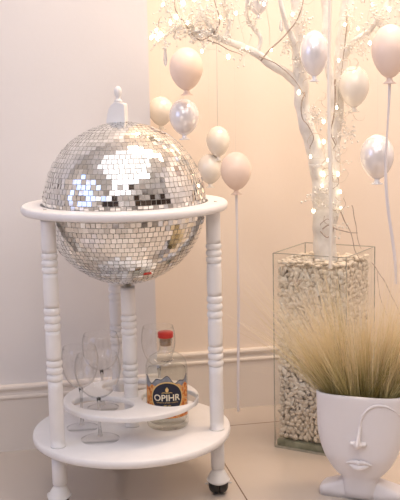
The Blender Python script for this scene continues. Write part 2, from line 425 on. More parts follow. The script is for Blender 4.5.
# ------------------------------------------------------------------ drinking glasses
def copa(x, y, label, h=.195, R=.052, foot=.040, tilt=0):
    g = thing('gin_glass', label, 'glass', (x, y, ZS+.0003), 0, 'stemmed gin glasses on the trolley shelf')
    MB().lathe([(0, 0), (foot, 0), (foot+.0004, .0012), (foot*.8, .0024), (.012, .0038), (.004, .0050)], 44).build('foot', M_FOOT, g, True)
    MB().lathe([(.0030, .0050), (.0058, .0075), (.0062, .0100), (.0040, .0140), (.0034, .030), (.0033, .055), (.0036, .080), (.0048, .094)], 20).build('stem', M_STEM, g, True)
    zb = .094; H = h - zb; out = []; inn = []
    for k in range(19):
        t = k/18; R_ = R
        # round belly, mouth a little narrower
        ang = -PI/2 + t*(PI*.66)
        r = R*math.cos(ang); z = zb + H*(math.sin(ang)+1)/(math.sin(-PI/2+PI*.66)+1)
        out.append((max(r, .0046 if k == 0 else r), z)); inn.append((max(r-.0011, 0), z + (.0022 if k < 4 else .0004)))
    inn[0] = (0, zb+.003)
    prof = out + [(out[-1][0]-.0004, out[-1][1]+.0006)] + inn[::-1]
    MB().lathe(prof, 56).build('bowl', M_GLASS, g, True)
    return g
copa(-.080, -.070, 'front clear balloon gin glass, its foot in front of the tray beside left leg', .192, .0505, .042)
copa(-.1125, .016, 'clear balloon gin glass nearest the front left leg, behind the front glass', .190, .0425, .036)
copa(-.052, .150, 'clear balloon gin glass at the back of the shelf, left of the centre post', .185, .046, .038)
copa(.088, .146, 'clear balloon gin glass standing behind the gin bottle', .195, .042, .036)

# ------------------------------------------------------------------ gin bottle
BX, BY = .0810, -.014
BR = .0478
bot = thing('gin_bottle', 'clear gin bottle with red stopper and orange and navy label in the tray', 'bottle', (BX, BY, ZS+.0003))
def bprof(r0, inset=0):
    return [(0, inset), (r0*.90, inset), (r0*.97, .003+inset), (r0, .008), (r0*1.0, .130), (r0*.985, .142), (r0*.92, .153), (r0*.78, .162), (r0*.58, .168), (r0*.40, .172), (.0150-inset, .178), (.0140-inset, .186), (.0140-inset, .202)]
MB().lathe(bprof(BR), 56).build('glass_body', M_BGLASS, bot, True)
M_GIN = glass('clear_spirit', (0.97, 0.97, 0.95), 1.33, 0, .8)
MB().lathe([(0, .012), (BR*.86, .012), (BR*.93, .018), (BR*.93, .128), (BR*.90, .136), (0, .136)], 48).build('gin', M_GIN, bot, True)
M_CORK = mat('cork', (0.62, 0.42, 0.27), .8, noise_amt=.3, nscale=300)
M_RED = mat('red_seal', (0.55, 0.03, 0.02), .35)
st = MB().lathe([(.0125, .188), (.0125, .205), (.0160, .2052), (.0165, .207), (.0165, .2125), (.0160, .2135), (0, .2135)], 32).build('cork_stopper', M_CORK, bot, True)
MB().lathe([(.0172, .2065), (.0178, .2075), (.0178, .2170), (.0168, .2190), (0, .2195)], 32).build('red_cap', M_RED, st, True)
MB().lathe([(.0140, .197), (.0156, .198), (.0158, .2015), (.0145, .203)], 32).build('neck_ring', M_BGLASS, bot, True)
LA = math.radians(-99)      # facing direction of the label
def cyl(u, z, r): a = LA + u/BR; return Vector((r*math.cos(a), r*math.sin(a), z))
def curved_patch(top, bot_, u0, u1, r, n=48, m=10):
    v = []; f = []
    for i in range(n+1):
        u = u0 + (u1-u0)*i/n
        a, b = bot_(u), top(u)
        for j in range(m+1): v.append(cyl(u, a+(b-a)*j/m, r))
    for i in range(n):
        for j in range(m): f.append((i*(m+1)+j, (i+1)*(m+1)+j, (i+1)*(m+1)+j+1, i*(m+1)+j+1))
    return v, f
M_LAB = mat('label_orange_pattern', (0.72, 0.30, 0.06), .5)
nt = M_LAB.node_tree; b_ = nt.nodes['Principled BSDF']
tc = nt.nodes.new('ShaderNodeTexCoord'); vo = nt.nodes.new('ShaderNodeTexNoise'); vo.inputs['Scale'].default_value = 95; vo.inputs['Detail'].default_value = 3; vo.inputs['Distortion'].default_value = 1.5
nt.links.new(tc.outputs['Object'], vo.inputs['Vector']); cr = nt.nodes.new('ShaderNodeValToRGB'); el = cr.color_ramp.elements
el[0].position = .34; el[0].color = (.42, .07, .02, 1); el[1].position = .47; el[1].color = (.75, .24, .04, 1)
e = el.new(.56); e.color = (.85, .50, .15, 1); e = el.new(.66); e.color = (.55, .28, .20, 1)
nt.links.new(vo.outputs['Fac'], cr.inputs[0]); nt.links.new(cr.outputs[0], b_.inputs['Base Color'])
M_LGREY = mat('label_blue_grey', (0.30, 0.31, 0.35), .5, noise_amt=.35, nscale=140)
M_NAVY = mat('label_navy', (0.012, 0.014, 0.035), .4)
M_GOLD = mat('label_gold', (0.80, 0.56, 0.22), .4)
M_CREAM = mat('label_cream_print', (0.88, 0.80, 0.62), .5)
ltop = lambda u: .1200 + .0065*math.sin((u+.02)*105) - .10*max(0, u-.012)*(1 if u > .012 else 0) + .004*math.sin(u*230+1)
v, f = curved_patch(ltop, lambda u: .030, -.058, .058, BR+.0004)
lab = link('label', v, f, M_LGREY, bot, True)
v, f = curved_patch(lambda u: min(ltop(u)-.002, .110 - .22*abs(u+.012) + .20*max(0, u-.004)*(1 if u > .004 else 0) + .003*math.sin(u*300)), lambda u: .030, -.058, .058, BR+.0007)
link('orange_pattern', v, f, M_LAB, lab, True)
v, f = curved_patch(lambda u: ltop(u)+.0004, lambda u: ltop(u)-.0012, -.058, .058, BR+.0009, 48, 1)
link('label_edge', v, f, M_NAVY, lab, True)
def disc(cu, cz, ru, r):
    v = [cyl(cu, cz, r)]; f = []; n = 48; rings = 5
    for k in range(1, rings+1):
        for i in range(n):
            t = 2*PI*i/n; v.append(cyl(cu+ru*k/rings*math.cos(t), cz+ru*k/rings*math.sin(t), r))
    for i in range(n):
        f.append((0, 1+i, 1+(i+1) % n))
        for k in range(rings-1): a = 1+k*n; f.append((a+i, a+n+i, a+n+(i+1) % n, a+(i+1) % n))
    return v, f
CZ = .0780; CU = .0
v, f = disc(CU, CZ, .0375, BR+.0011); link('gold_ring', v, f, M_GOLD, lab, True)
v, f = disc(CU, CZ, .0345, BR+.0015); link('navy_roundel', v, f, M_NAVY, lab, True)
def lettering(text, size, cu, cz, m, name, width, bold=0.0, arc=0, xs=1.0):
    cu_ = bpy.data.curves.new('t', 'FONT'); cu_.body = text; cu_.size = 1; cu_.align_x = 'CENTER'; cu_.offset = bold
    to = bpy.data.objects.new('t', cu_); COL.objects.link(to)
    dg = bpy.context.evaluated_depsgraph_get(); dg.update(); me = bpy.data.meshes.new_from_object(to.evaluated_get(dg))
    vs = [v.co.copy() for v in me.vertices]; fs = [tuple(p.vertices) for p in me.polygons]
    bpy.data.objects.remove(to); bpy.data.curves.remove(cu_); bpy.data.meshes.remove(me)
    x0 = min(v.x for v in vs); x1 = max(v.x for v in vs); s = width/(x1-x0); zc = size
    h = max(v.y for v in vs)
    V = [cyl(cu + (v.x-(x0+x1)/2)*s, cz + v.y/h*size - arc*((v.x-(x0+x1)/2)*s)**2, BR+.0020) for v in vs]
    return link(name, V, fs, m, lab)
lettering('OPIHR', .0145, CU, CZ-.0062, M_CREAM, 'brand_lettering', .0590, .018)
lettering('ORIENTAL SPICED LONDON', .0022, CU, CZ-.0115, M_GOLD, 'small_lettering', .0480, .005)
lettering('DRY GIN', .0034, CU, CZ-.0190, M_GOLD, 'gin_lettering', .0150, .005)
# emblem: a flame drop over a shallow boat curve
em = MB(); pts = []
for i in range(20):
    t = 2*PI*i/20; rr = .0042*(1 + (.55 if abs(t-PI/2) < .2 else .15*max(0, math.sin(t)))); pts.append(cyl(CU+rr*math.cos(t)*.85, CZ+.0185+rr*math.sin(t)*1.15, BR+.0021))
em.add(pts, [tuple(range(20))])
for k in range(12):
    u0 = -.0115+.0019166*k; u1 = u0+.0019166; z = lambda u: CZ+.0120+ 28*(u*u) - 240000*u**4
    em.add([cyl(CU+u0, z(u0)-.0006, BR+.0021), cyl(CU+u1, z(u1)-.0006, BR+.0021), cyl(CU+u1, z(u1)+.0007, BR+.0021), cyl(CU+u0, z(u0)+.0007, BR+.0021)], [(0, 1, 2, 3)])
em.build('emblem', M_GOLD, lab)
# etched mark on the shoulder
ek = MB()
for k in range(5): ek.tube([(-.016+.005*k, -BR*.80+.003*abs(k-2), .1595-.0005*k), (-.012+.005*k, -BR*.82+.003*abs(k-2), .161)], .0008, 5)
ek.build('shoulder_print', M_NAVY, bot)

# ------------------------------------------------------------------ glass vase with pebbles
VA = math.radians(-41.56); VW, VH = .1946, .5059
vase = thing('glass_vase', 'tall square clear glass vase filled with pale pebbles beside the planter', 'vase', (.3882, .1762, 0), VA)
g = .0045
for nm, a, b in (('glass_pane', (0, 0, .002), (VW, g, VH)), ('glass_pane', (0, VW-g, .002), (VW, VW, VH)), ('glass_pane', (0, g, .002), (g, VW-g, VH)), ('glass_pane', (VW-g, g, .002), (VW, VW-g, VH))):
    MB().box(a, b).build(nm, M_VGLASS, vase)
MB().box((g, g, .001), (VW-g, VW-g, .021)).build('glass_base', M_VBASE, vase)
for x, y in ((0, 0), (VW, 0), (VW, VW), (0, VW)):
    q = .0011; MB().box((x-q, y-q, .001), (x+q, y+q, VH)).build('glass_edge', M_VEDGE, vase)
rim = MB()
for a, b in (((0, 0, VH-.001), (VW, .0022, VH+.0008)), ((0, VW-.0022, VH-.001), (VW, VW, VH+.0008)), ((0, 0, VH-.001), (.0022, VW, VH+.0008)), ((VW-.0022, 0, VH-.001), (VW, VW, VH+.0008))): rim.box(a, b)
rim.build('glass_rim', M_VEDGE, vase)
for a, b in (((-.0008, -.0008, 0), (VW+.0008, .004, .005)), ((VW-.004, 0, 0), (VW+.0008, VW, .005))):
    MB().box(a, b).build('base_edge', M_VEDGE, vase)

VM = Matrix.Translation((.3882, .1762, 0)) @ Matrix.Rotation(VA, 4, 'Z')
peb_m = [mat('pebble_stone', c, .75, noise_amt=.12, nscale=60, bump=.3, bscale=150) for c in ((.92, .83, .71), (.86, .77, .65), (.95, .89, .79), (.74, .66, .55))]
def pebble_mesh(i):
    bm = bmesh.new(); bmesh.ops.create_icosphere(bm, subdivisions=1, radius=1)
    sx, sy, sz = rnd.uniform(.0070, .0115), rnd.uniform(.0050, .0074), rnd.uniform(.0030, .0045)
    o_ = Vector((rnd.random()*50, rnd.random()*50, 0))
    for v in bm.verts:
        d = 1 + .5*noise.noise(v.co*1.1+o_)
        c = v.co*d
        c = Vector([math.copysign(abs(t)**.8, t) for t in c])
        v.co = Vector((c.x*sx, c.y*sy, c.z*sz))
    me = bpy.data.meshes.new('pebble'); bm.to_mesh(me); bm.free()
    me.materials.append(peb_m[i % 4]); return me
PM = [pebble_mesh(i) for i in range(16)]
zt = .4720     # top of the fill
cand = []
def pose(axis, x, y, z):
    # flat side roughly towards the given face
    r = Matrix.Rotation(rnd.uniform(0, 2*PI), 4, 'Z') @ Matrix.Rotation(rnd.gauss(0, .35), 4, 'X')
    if axis == 'front': r = Matrix.Rotation(PI/2, 4, 'X') @ r
    if axis == 'side': r = Matrix.Rotation(PI/2, 4, 'Y') @ r
    return Matrix.Translation((x, y, z)) @ r
sp_u, sp_z = .0136, .0108
nz = int((zt-.030)/sp_z)
for k in range(nz+1):
    z = .032 + k*sp_z
    for q in range(13):
        x = .0130 + q*sp_u + (sp_u/2 if k % 2 else 0)*.7 + rnd.gauss(0, .0016)
        if x < VW-.0125: cand.append(('front', pose('front', x, .0108+rnd.uniform(0, .005), z+rnd.gauss(0, .0015))))
        yv = .0200 + q*sp_u + (sp_u/2 if k % 2 else 0)*.7 + rnd.gauss(0, .0016)
        if yv < VW-.0125: cand.append(('side', pose('side', VW-.0108-rnd.uniform(0, .005), yv, z+rnd.gauss(0, .0015))))
for k in range(nz+1):      # a second layer behind the first
    z = .034 + k*sp_z
    for q in range(14):
        u = .020 + q*.0118 + rnd.gauss(0, .003)
        cand.append(('back', pose('front', min(u, VW-.022), .019+rnd.uniform(0, .004), z+rnd.gauss(0, .002))))
        cand.append(('back', pose('side', VW-.019-rnd.uniform(0, .004), min(u, VW-.022), z+rnd.gauss(0, .002))))
for a_ in range(15):
    for b_i in range(15):
        x = .014+a_*.0118+rnd.gauss(0, .002); y = .014+b_i*.0118+rnd.gauss(0, .002)
        if math.hypot(x-VW/2, y-VW/2) > .036: cand.append(('top', pose('top', x, y, zt+.006+rnd.uniform(-.002, .008))))
# left and rear faces (seen only from the side)
for k in range(nz+1):
    z = .032 + k*sp_z
    for q in range(14):
        u = .0165+q*.0122+rnd.gauss(0, .0016)
        cand.append(('hid', pose('side', .0115+rnd.uniform(0, .003), u, z))); cand.append(('hid', pose('front', u, VW-.0115-rnd.uniform(0, .003), z)))
# the 300 that show largest and clearest: upper front and lower left of the front face, then the top
def score(c):
    t, m_ = c; p = m_.translation
    if t == 'front': return 3.0 - (1.6 if (p.z < .33 and p.x > .10) else 0) + .1*p.z
    if t == 'top': return 2.2 - p.y*2
    if t == 'side': return 1.5 + p.z
    return -1
cand.sort(key=score, reverse=True)
vis, rest = cand[:300], cand[300:]
for i, (t, m_) in enumerate(vis):
    o = bpy.data.objects.new('pebble', PM[i*7 % 16]); COL.objects.link(o); o.matrix_world = VM @ m_
    tag(o, 'small flat pale stone chip among those packed behind the vase glass', 'pebble', 'stone chips filling the glass vase')
mb = MB()
mb.box((.024, .024, .0215), (VW-.024, VW-.024, zt-.006))
for i, (t, m_) in enumerate(rest):
    me = PM[(i*5+3) % 16]; mb.add([m_ @ v.co for v in me.vertices], [tuple(p.vertices) for p in me.polygons])
o = mb.build('pebble_fill', peb_m[1], None, True); o.location = (.3882, .1762, 0); o.rotation_euler = (0, 0, VA)
tag(o, 'mass of pale stone chips packed deep inside the glass vase', 'pebbles', None, 'stuff')

# ------------------------------------------------------------------ white tree in the vase
tree = thing('decorative_tree', 'white painted forked tree with bare branches and pearl berries rooted in the vase', 'tree', (.5255, .184, 0))
TO = Vector((.5255, .184, 0))
def P(*pts): return [Vector(p)-TO for p in pts]
def limb(name, pts, r0, r1, m=M_BARK, parent=tree, wob=.0, n=8, sides=14, lump=.12):
    c = spline(pts, n); k = len(c)
    if wob:
        for i in range(1, k-1): c[i] = c[i] + noise.noise_vector(c[i]*22+Vector((r0*999, 0, 0)))*wob
    rad = [(r0+(r1-r0)*i/(k-1))*(1+lump*noise.noise(c[i]*40)) for i in range(k)]
    return MB().tube(c, rad, sides).build(name, m, parent, True)
limb('trunk', P((.527, .184, .460), (.526, .184, .510), (.522, .184, .595), (.520, .184, .683), (.510, .178, .730)), .0290, .0275, wob=.004, sides=20)
limb('branch', P((.514, .182, .690), (.500, .172, .745), (.480, .170, .800), (.468, .168, .857), (.460, .163, .900), (.452, .158, .960), (.447, .15, 1.071), (.437, .15, 1.180), (.42, .15, 1.32)), .0215, .0135, wob=.005)
limb('branch', P((.527, .186, .680), (.545, .196, .740), (.556, .200, .800), (.564, .200, .857), (.572, .200, .978), (.590, .20, 1.099), (.602, .2, 1.20), (.63, .2, 1.35)), .0200, .0150, wob=.005)
limb('branch', P((.535, .175, .52), (.545, .17, .60), (.547, .17, .68), (.552, .18, .76), (.553, .185, .84), (.545, .19, .93), (.53, .19, 1.02), (.53, .19, 1.15), (.52, .19, 1.3)), .0140, .0080, wob=.006)
limb('branch', P((.460, .163, .915), (.430, .160, .938), (.392, .140, .957), (.333, .120, .992), (.292, .100, 1.010), (.252, .08, 1.022), (.222, .07, 1.033)), .0125, .0068, wob=.004)
limb('branch', P((.222, .07, 1.033), (.200, .06, 1.034), (.168, .06, 1.050), (.135, .055, 1.046), (.105, .05, 1.028), (.085, .05, 1.032)), .0065, .0028, wob=.004)
limb('branch', P((.225, .07, 1.033), (.205, .06, 1.065), (.190, .06, 1.098), (.180, .05, 1.13), (.15, .05, 1.19)), .0062, .0032, wob=.005)
limb('branch', P((.252, .08, 1.022), (.262, .08, 1.06), (.250, .07, 1.10), (.245, .06, 1.16)), .0058, .0032, wob=.005)
limb('branch', P((.168, .06, 1.050), (.150, .055, 1.075), (.143, .05, 1.10), (.12, .05, 1.14)), .0048, .0026, wob=.004)
limb('branch', P((.340, .120, .990), (.345, .12, 1.03), (.315, .12, 1.07), (.31, .1, 1.13)), .0060, .0034, wob=.005)
limb('branch', P((.572, .2, .978), (.60, .17, 1.02), (.635, .13, 1.06), (.66, .1, 1.12)), .0095, .0050, wob=.005)
limb('branch', P((.452, .158, .965), (.43, .13, 1.02), (.40, .11, 1.08), (.39, .1, 1.16)), .0085, .0048, wob=.005)
tips = []
def twig(pts, r=.0014, m=M_TWIG, wob=.004, n=7):
    return limb('twig', P(*pts), r, r*.55, m, tree, wob, n, 6, 0)
# brown twigs: the dark ones of the photo
twig([(.345, .11, .975), (.39, .11, 1.02), (.42, .11, 1.05), (.44, .10, 1.09), (.45, .10, 1.14)], .0022)
twig([(.34, .11, .985), (.37, .10, .972), (.41, .11, .945), (.44, .12, .915), (.46, .13, .89)], .0014)
twig([(.222, .06, 1.035), (.19, .05, 1.020), (.168, .05, 1.035), (.150, .05, 1.06)], .0018)
twig([(.222, .06, 1.035), (.235, .05, 1.06), (.225, .05, 1.10), (.215, .04, 1.14)], .0018)
twig([(.205, .05, 1.02), (.235, .05, 1.01), (.265, .06, .995), (.29, .07, .985)], .0016)
twig([(.168, .05, 1.05), (.14, .04, 1.07), (.13, .04, 1.10), (.135, .04, 1.14)], .0018)
twig([(.11, .05, 1.03), (.095, .05, 1.05), (.10, .05, 1.07)], .0012)
twig([(.46, .14, .90), (.447, .13, .87), (.452, .13, .84), (.470, .14, .82), (.478, .13, .79), (.47, .13, .765)], .0018)
twig([(.545, .16, .93), (.548, .16, .88), (.54, .16, .84), (.535, .16, .80), (.55, .17, .77)], .0022)
twig([(.58, .17, 1.10), (.573, .16, 1.04), (.565, .16, .97), (.56, .16, .93)], .0016)
twig([(.505, .14, .565), (.52, .14, .575), (.54, .14, .562), (.575, .14, .553), (.60, .15, .55)], .0020)
twig([(.555, .15, .605), (.565, .14, .575), (.575, .12, .54), (.585, .12, .51), (.60, .12, .48)], .0016)
twig([(.585, .15, .62), (.595, .15, .58), (.60, .15, .55), (.610, .15, .51)], .0014)
twig([(.50, .14, .56), (.515, .13, .545), (.53, .13, .565), (.52, .14, .59), (.50, .14, .575)], .0016)
twig([(.60, .05, .49), (.62, .0, .44), (.64, -.02, .38), (.66, -.03, .34)], .0012)
twig([(.61, .04, .47), (.60, .0, .42), (.61, -.03, .37)], .0010)
for k in range(34):      # small curls that wander out of trunk and boughs
    z = rnd.uniform(.56, 1.16)
    side = rnd.choice((0, 1))
    x = (.52 if z < .70 else (.52-.2*(z-.70) if side == 0 else .53+.18*(z-.70))); x = x + rnd.gauss(0, .012)
    y = rnd.uniform(.12, .15); a = rnd.uniform(0, 2*PI); L = rnd.uniform(.02, .05)
    p0 = Vector((x, y, z)); p1 = p0+Vector((math.cos(a), -.25, math.sin(a)))*L*.5; p2 = p1+Vector((math.cos(a+1), -.1, math.sin(a+1)))*L*.5; p3 = p2+Vector((math.cos(a+2.2), .1, math.sin(a+2.2)))*L*.4
    limb('twig', [p-TO for p in (p0, p1, p2, p3)], .0009, .0006, rnd.choice((M_TWIG, M_PTWIG, M_PTWIG)), tree, 0, 6, 5, 0)
    tips.append(p3)
# pearl berries on fine stems, one mesh per sprig
paths = [[(.085, .05, 1.03), (.13, .05, 1.04), (.168, .06, 1.05), (.222, .07, 1.035), (.29, .1, 1.01)], [(.19, .05, 1.03), (.19, .05, 1.1)], [(.14, .05, 1.06), (.13, .05, 1.11)], [(.245, .07, 1.03), (.25, .06, 1.11)],
         [(.30, .09, 1.0), (.31, .1, 1.1)], [(.43, .14, .95), (.42, .12, 1.1)], [(.47, .14, .80), (.45, .14, 1.1)], [(.56, .17, .80), (.59, .17, 1.12)], [(.60, .15, 1.0), (.67, .08, 1.14)], [(.62, .1, 1.04), (.70, .06, 1.12)], [(.54, .14, .56), (.55, .15, .8)], [(.50, .14, .62), (.49, .14, .80)]]
wts = [22, 8, 9, 8, 7, 8, 10, 14, 15, 12, 9, 6]
def sprig(p, n, spread):
    mb = MB()
    for i in range(n):
        d = Vector((rnd.gauss(0, 1), rnd.gauss(0, .7), rnd.gauss(0, 1))).normalized()*spread*rnd.uniform(.35, 1)
        q = p + d; mid = p + d*.5 + Vector((0, 0, .004))
        mb.tube([p, mid, q], .0004, 4, False); mb.sphere(q, rnd.uniform(.0016, .0034), 7, 5)
    return mb.build('berry_sprig', M_BERRY, tree, True)
ns = 0
for pth, wt in zip(paths, wts):
    pts = spline(pth, 12)
    for k in range(int(wt*.75)):
        if ns >= 95: break
        p = rnd.choice(pts) + Vector((rnd.gauss(0, .012), rnd.gauss(0, .01)-.01, rnd.gauss(0, .012))); sprig(p-TO, 13, .030); ns += 1

# ------------------------------------------------------------------ fairy lights on the tree
lights = thing('fairy_lights', 'string of warm white fairy lights wound round the white tree', 'fairy lights', (.5255, .184, .7))
LO = Vector((.5255, .184, .7))
bpos = [(.083, .045, 1.032), (.090, .04, 1.024), (.076, .045, 1.026), (.098, .045, 1.034), (.086, .045, 1.040), (.105, .04, 1.098), (.133, .04, 1.071), (.12, .04, 1.058), (.175, .04, 1.108), (.205, .04, 1.112), (.158, .04, 1.058), (.305, .08, 1.003), (.255, .06, .983), (.34, .06, 1.10),
        (.475, .14, .745), (.505, .13, .83), (.506, .145, .672), (.553, .14, .615), (.482, .14, .612), (.52, .14, .735), (.542, .14, .862), (.63, .15, 1.015), (.547, .14, .975), (.625, .12, 1.105), (.51, .15, .70), (.58, .14, .90), (.46, .14, 1.03), (.44, .12, .90), (.19, .04, .995), (.235, .05, 1.07), (.15, .04, 1.10), (.275, .06, 1.08), (.60, .15, 1.05), (.655, .09, 1.09), (.555, .15, .655), (.566, .15, 1.06), (.512, .15, .78), (.37, .11, 1.0), (.42, .1, 1.08), (.545, .14, .70)]
for i, b in enumerate(bpos):
    r = .0032 if i % 3 else .0042
    MB().sphere((0, 0, 0), r, 10, 8, (1, 1, 1.4)).build('bulb', M_BULB, lights, True, Vector(b)-LO)
order = [0, 2, 4, 1, 3, 7, 6, 5, 30, 10, 8, 9, 29, 28, 12, 31, 11, 13, 37, 38, 26, 27, 14, 19, 24, 16, 18, 17, 34, 39, 36, 15, 20, 25, 22, 35, 32, 21, 23, 33]
wp = [Vector(bpos[i])-LO + Vector((0, .002, .004)) for i in order]
wp2 = []
for a, b in zip(wp, wp[1:]): wp2 += [a, (a+b)/2 + Vector((rnd.gauss(0, .006), .012, rnd.gauss(0, .006)))]
MB().tube(spline(wp2+[wp[-1]], 5), .0005, 5).build('wire', M_WIRE, lights, True)
for i, (x, y, z, p) in enumerate(((.10, .10, 1.13, .10), (.23, .12, 1.14, .12), (.46, .24, .72, .10), (.60, .24, .66, .10), (.64, .24, .95, .12), (.40, .22, 1.02, .12), (.68, .14, 1.12, .12))):
    l = bpy.data.lights.new('fairy_glow', 'POINT'); l.energy = p; l.color = (1, .78, .50); l.shadow_soft_size = .05
    o = bpy.data.objects.new('fairy_glow', l); COL.objects.link(o); o.location = Vector((x, y, z))-LO; o.parent = lights

# ------------------------------------------------------------------ balloon ornaments
def pearl(name, c, metal, rough, n=0.0):
    return mat(name, c, rough, metal, noise_amt=n, nscale=30, coat=.4)
M_PINK = pearl('pink_matte_glass', (.97, .78, .67), 0, .45)
M_PEARL = pearl('cream_pearl_glass', (.96, .90, .80), .1, .25, .04)
M_SILVER = pearl('silver_pearl_glass', (.93, .91, .93), .35, .22, .04)
def balloon(loc, rx, rz, m, label, ribbon=0, top=True, group='balloon shaped glass ornaments', rib_m=None, sway=0.004, thr=.00035):
    b = thing('balloon_ornament', label, 'balloon ornament', loc, 0, group)
    out = []
    for k in range(25):
        t = k/24*PI*.93; z = rz*math.cos(t)
        low = max(0, -math.cos(t))
        r = rx*math.sin(t)*(1 - .16*low**1.5)
        if math.cos(t) < 0: z = z*1.10
        out.append((r, z))
    nz_ = out[-1][1]; nr = max(out[-1][0], rx*.13)
    MB().lathe(out[:-1] + [(nr, nz_)], 40).build('balloon_body', m, b, True)
    MB().lathe([(nr*.95, nz_+.001), (nr*.85, nz_-.003), (nr*1.1, nz_-.008), (rx*.36, nz_-rz*.15-.004), (rx*.34, nz_-rz*.15-.0055), (0, nz_-rz*.13-.004)], 24).build('neck', m, b, True)
    if top:
        zt_ = HC - loc[2] - .002
        MB().tube([(0, 0, rz-.001), (.001, 0, rz+.2), (0, 0, zt_)], thr, 5).build('hanging_thread', M_WIRE, b)
    if ribbon:
        z0 = nz_-rz*.15-.004; v = []; n = 40; wd = .0036
        for i in range(n+1):
            t = i/n; z = z0 - ribbon*t; x = sway*math.sin(t*5)*t; tw = .5*math.sin(t*7)
            v += [(x-wd*math.cos(tw), -wd*math.sin(tw), z), (x+wd*math.cos(tw), wd*math.sin(tw), z), (x+wd*math.cos(tw), wd*math.sin(tw)+.0004, z), (x-wd*math.cos(tw), -wd*math.sin(tw)+.0004, z)]
        f = []
        for i in range(n):
            a = i*4
            for j in range(4): f.append((a+j, a+(j+1) % 4, a+4+(j+1) % 4, a+4+j))
        link('ribbon', v, f, rib_m or M_RIB, b, True)
    return b
balloon((.192, .25, .966), .0415, .050, M_PINK, 'matte pink balloon ornament hanging highest left, below the branch tip', .0)
balloon((.158, .45, .862), .0340, .037, M_PEARL, 'dim cream balloon ornament half hidden left of a silver pearl one', 0)
balloon((.193, .30, .848), .0379, .044, M_SILVER, 'silver pearl balloon ornament just right of the trolley finial', 0)
balloon((.293, .36, .781), .0310, .038, M_PEARL, 'cream pearl balloon ornament hanging above the pink one beside the ball', 0, thr=.0016)
balloon((.274, .38, .709), .0335, .038, M_PEARL, 'cream balloon ornament touching the edge of the mirror ball ring', 0)
balloon((.302, .20, .714), .0385, .045, M_PINK, 'pink balloon ornament right of the ball with a long hanging ribbon', .56)
balloon((.456, .05, .990), .0330, .050, M_SILVER, 'tall silver balloon ornament hanging before the left fork of the tree', 0)
balloon((.590, .15, .914), .0370, .048, M_PEARL, 'cream pearl balloon ornament hanging before the right fork of the tree', 0)
balloon((.580, -.10, .986), .0400, .055, M_PINK, 'large pink balloon ornament cut by the right edge', .45, rib_m=M_RIB, sway=-.020)
balloon((.631, .10, .744), .0410, .052, M_SILVER, 'silver balloon ornament hanging right of the tree trunk', 0)
balloon((.337, .10, 1.110), .0230, .028, M_SILVER, 'small silver balloon ornament cut by the top edge', 0)
# cut crystal drops hanging from twigs
def crystal(loc, L, label):
    c = thing('crystal_drop', label, 'crystal drop', loc, 0, 'crystal drops on the tree')
    MB().lathe([(0, 0), (.0035, L*.12), (.0048, L*.3), (.0030, L*.8), (0, L)], 6).build('crystal', M_CRY, c)
    MB().tube([(0, 0, L-.001), (0, 0, L+.035)], .0004, 5).build('hook', M_WIRE, c)
M_CRY = mat('cut_crystal', (.95, .95, .97), .08, 0, coat=.5, trans=.6)
crystal((.108, .05, .962), .050, 'slim white crystal drop hanging by the highest left pink balloon')
crystal((.392, .10, 1.040), .030, 'small crystal drop hanging above the middle of the long bough')
# long plain ribbon hanging in front of the trunk
v = []; n = 60
for i in range(n+1):
    t = i/n; z = 1.35 - .86*t; x = .477+.002*math.sin(t*9); wd = .0042
    v += [(x-wd, .0, z), (x+wd, .002*math.sin(t*6), z), (x+wd, .002*math.sin(t*6)+.0005, z), (x-wd, .0005, z)]
f = []
for i in range(n):
    for j in range(4): f.append((i*4+j, i*4+(j+1) % 4, i*4+4+(j+1) % 4, i*4+4+j))
v.append((.477, .05, 1.35))
o = link('hanging_ribbon', v[:-1], f, M_RIBW, None, True)
tag(o, 'long cream satin ribbon hanging down in front of the tree trunk', 'ribbon')

# ------------------------------------------------------------------ face planter
pot = thing('face_planter', 'white ceramic planter with a one browed face, holding pale grass', 'planter', (.492, -.168, 0), math.radians(-31))
HP = .242
def sect(hw, d0, d1, z, n=48, e=3.2):
    out = []
    for i in range(n):
        t = 2*PI*i/n; c, s = math.cos(t), math.sin(t)
        x = hw*math.copysign(abs(c)**(2/e), c); y = math.copysign(abs(s)**(2/e), s)
        y = y*(d1 if y > 0 else d0); out.append(Vector((x, y, z)))
    return out
def loft(secs, closed_bottom=True, closed_top=False):
    n = len(secs[0]); v = [p for s in secs for p in s]; f = []
    for j in range(len(secs)-1):
        for i in range(n): f.append((j*n+i, j*n+(i+1) % n, (j+1)*n+(i+1) % n, (j+1)*n+i))
    if closed_bottom: f.append(tuple(range(n))[::-1])
    if closed_top: f.append(tuple((len(secs)-1)*n+i for i in range(n)))
    return v, f
ZJ = .052     # chin
def hw(z):    # half width of the face outline
    t = (z-ZJ)/(HP-ZJ)
    if t <= 0: return .040
    lo = .040 + (.0955-.040)*math.sin(min(1, t/.62)*PI/2)**.62 if t < .62 else .0955
    return lo + .006*max(0, t-.4)
D0, D1 = .050, .050
secs = [sect(.0405, .032, .032, 0.004), sect(.0402, .032, .032, .02), sect(.0400, .032, .032, .044)]
for k in range(0, 25):
    z = ZJ + (HP-ZJ)*(k/24)**1.25; h = hw(z+.0005); dd = .034 + .016*min(1, (z-ZJ)/.05)
    secs.append(sect(h, dd, dd, z))
inner = []
secs.append(sect(hw(HP)-.001, D0-.001, D1-.001, HP+.0012))
secs.append(sect(hw(HP)-.0055, D0-.0055, D1-.0055, HP+.0010))
for z in (HP-.003, HP-.05, HP-.09): secs.append(sect(hw(z)-.007, D0-.007, D1-.007, z))
v, f = loft(secs, True, True)
link('pot_body', v, f, M_POT, pot, True)
# shoulders / plinth
v, f = loft([sect(.092, .026, .040, .0, e=6), sect(.092, .026, .040, .016, e=6), sect(.086, .024, .039, .022, e=6), sect(.050, .022, .034, .034, e=4), sect(.036, .022, .030, .042, e=4)], True, True)
link('shoulders', v, f, M_POT, pot, True)
yf = -D0
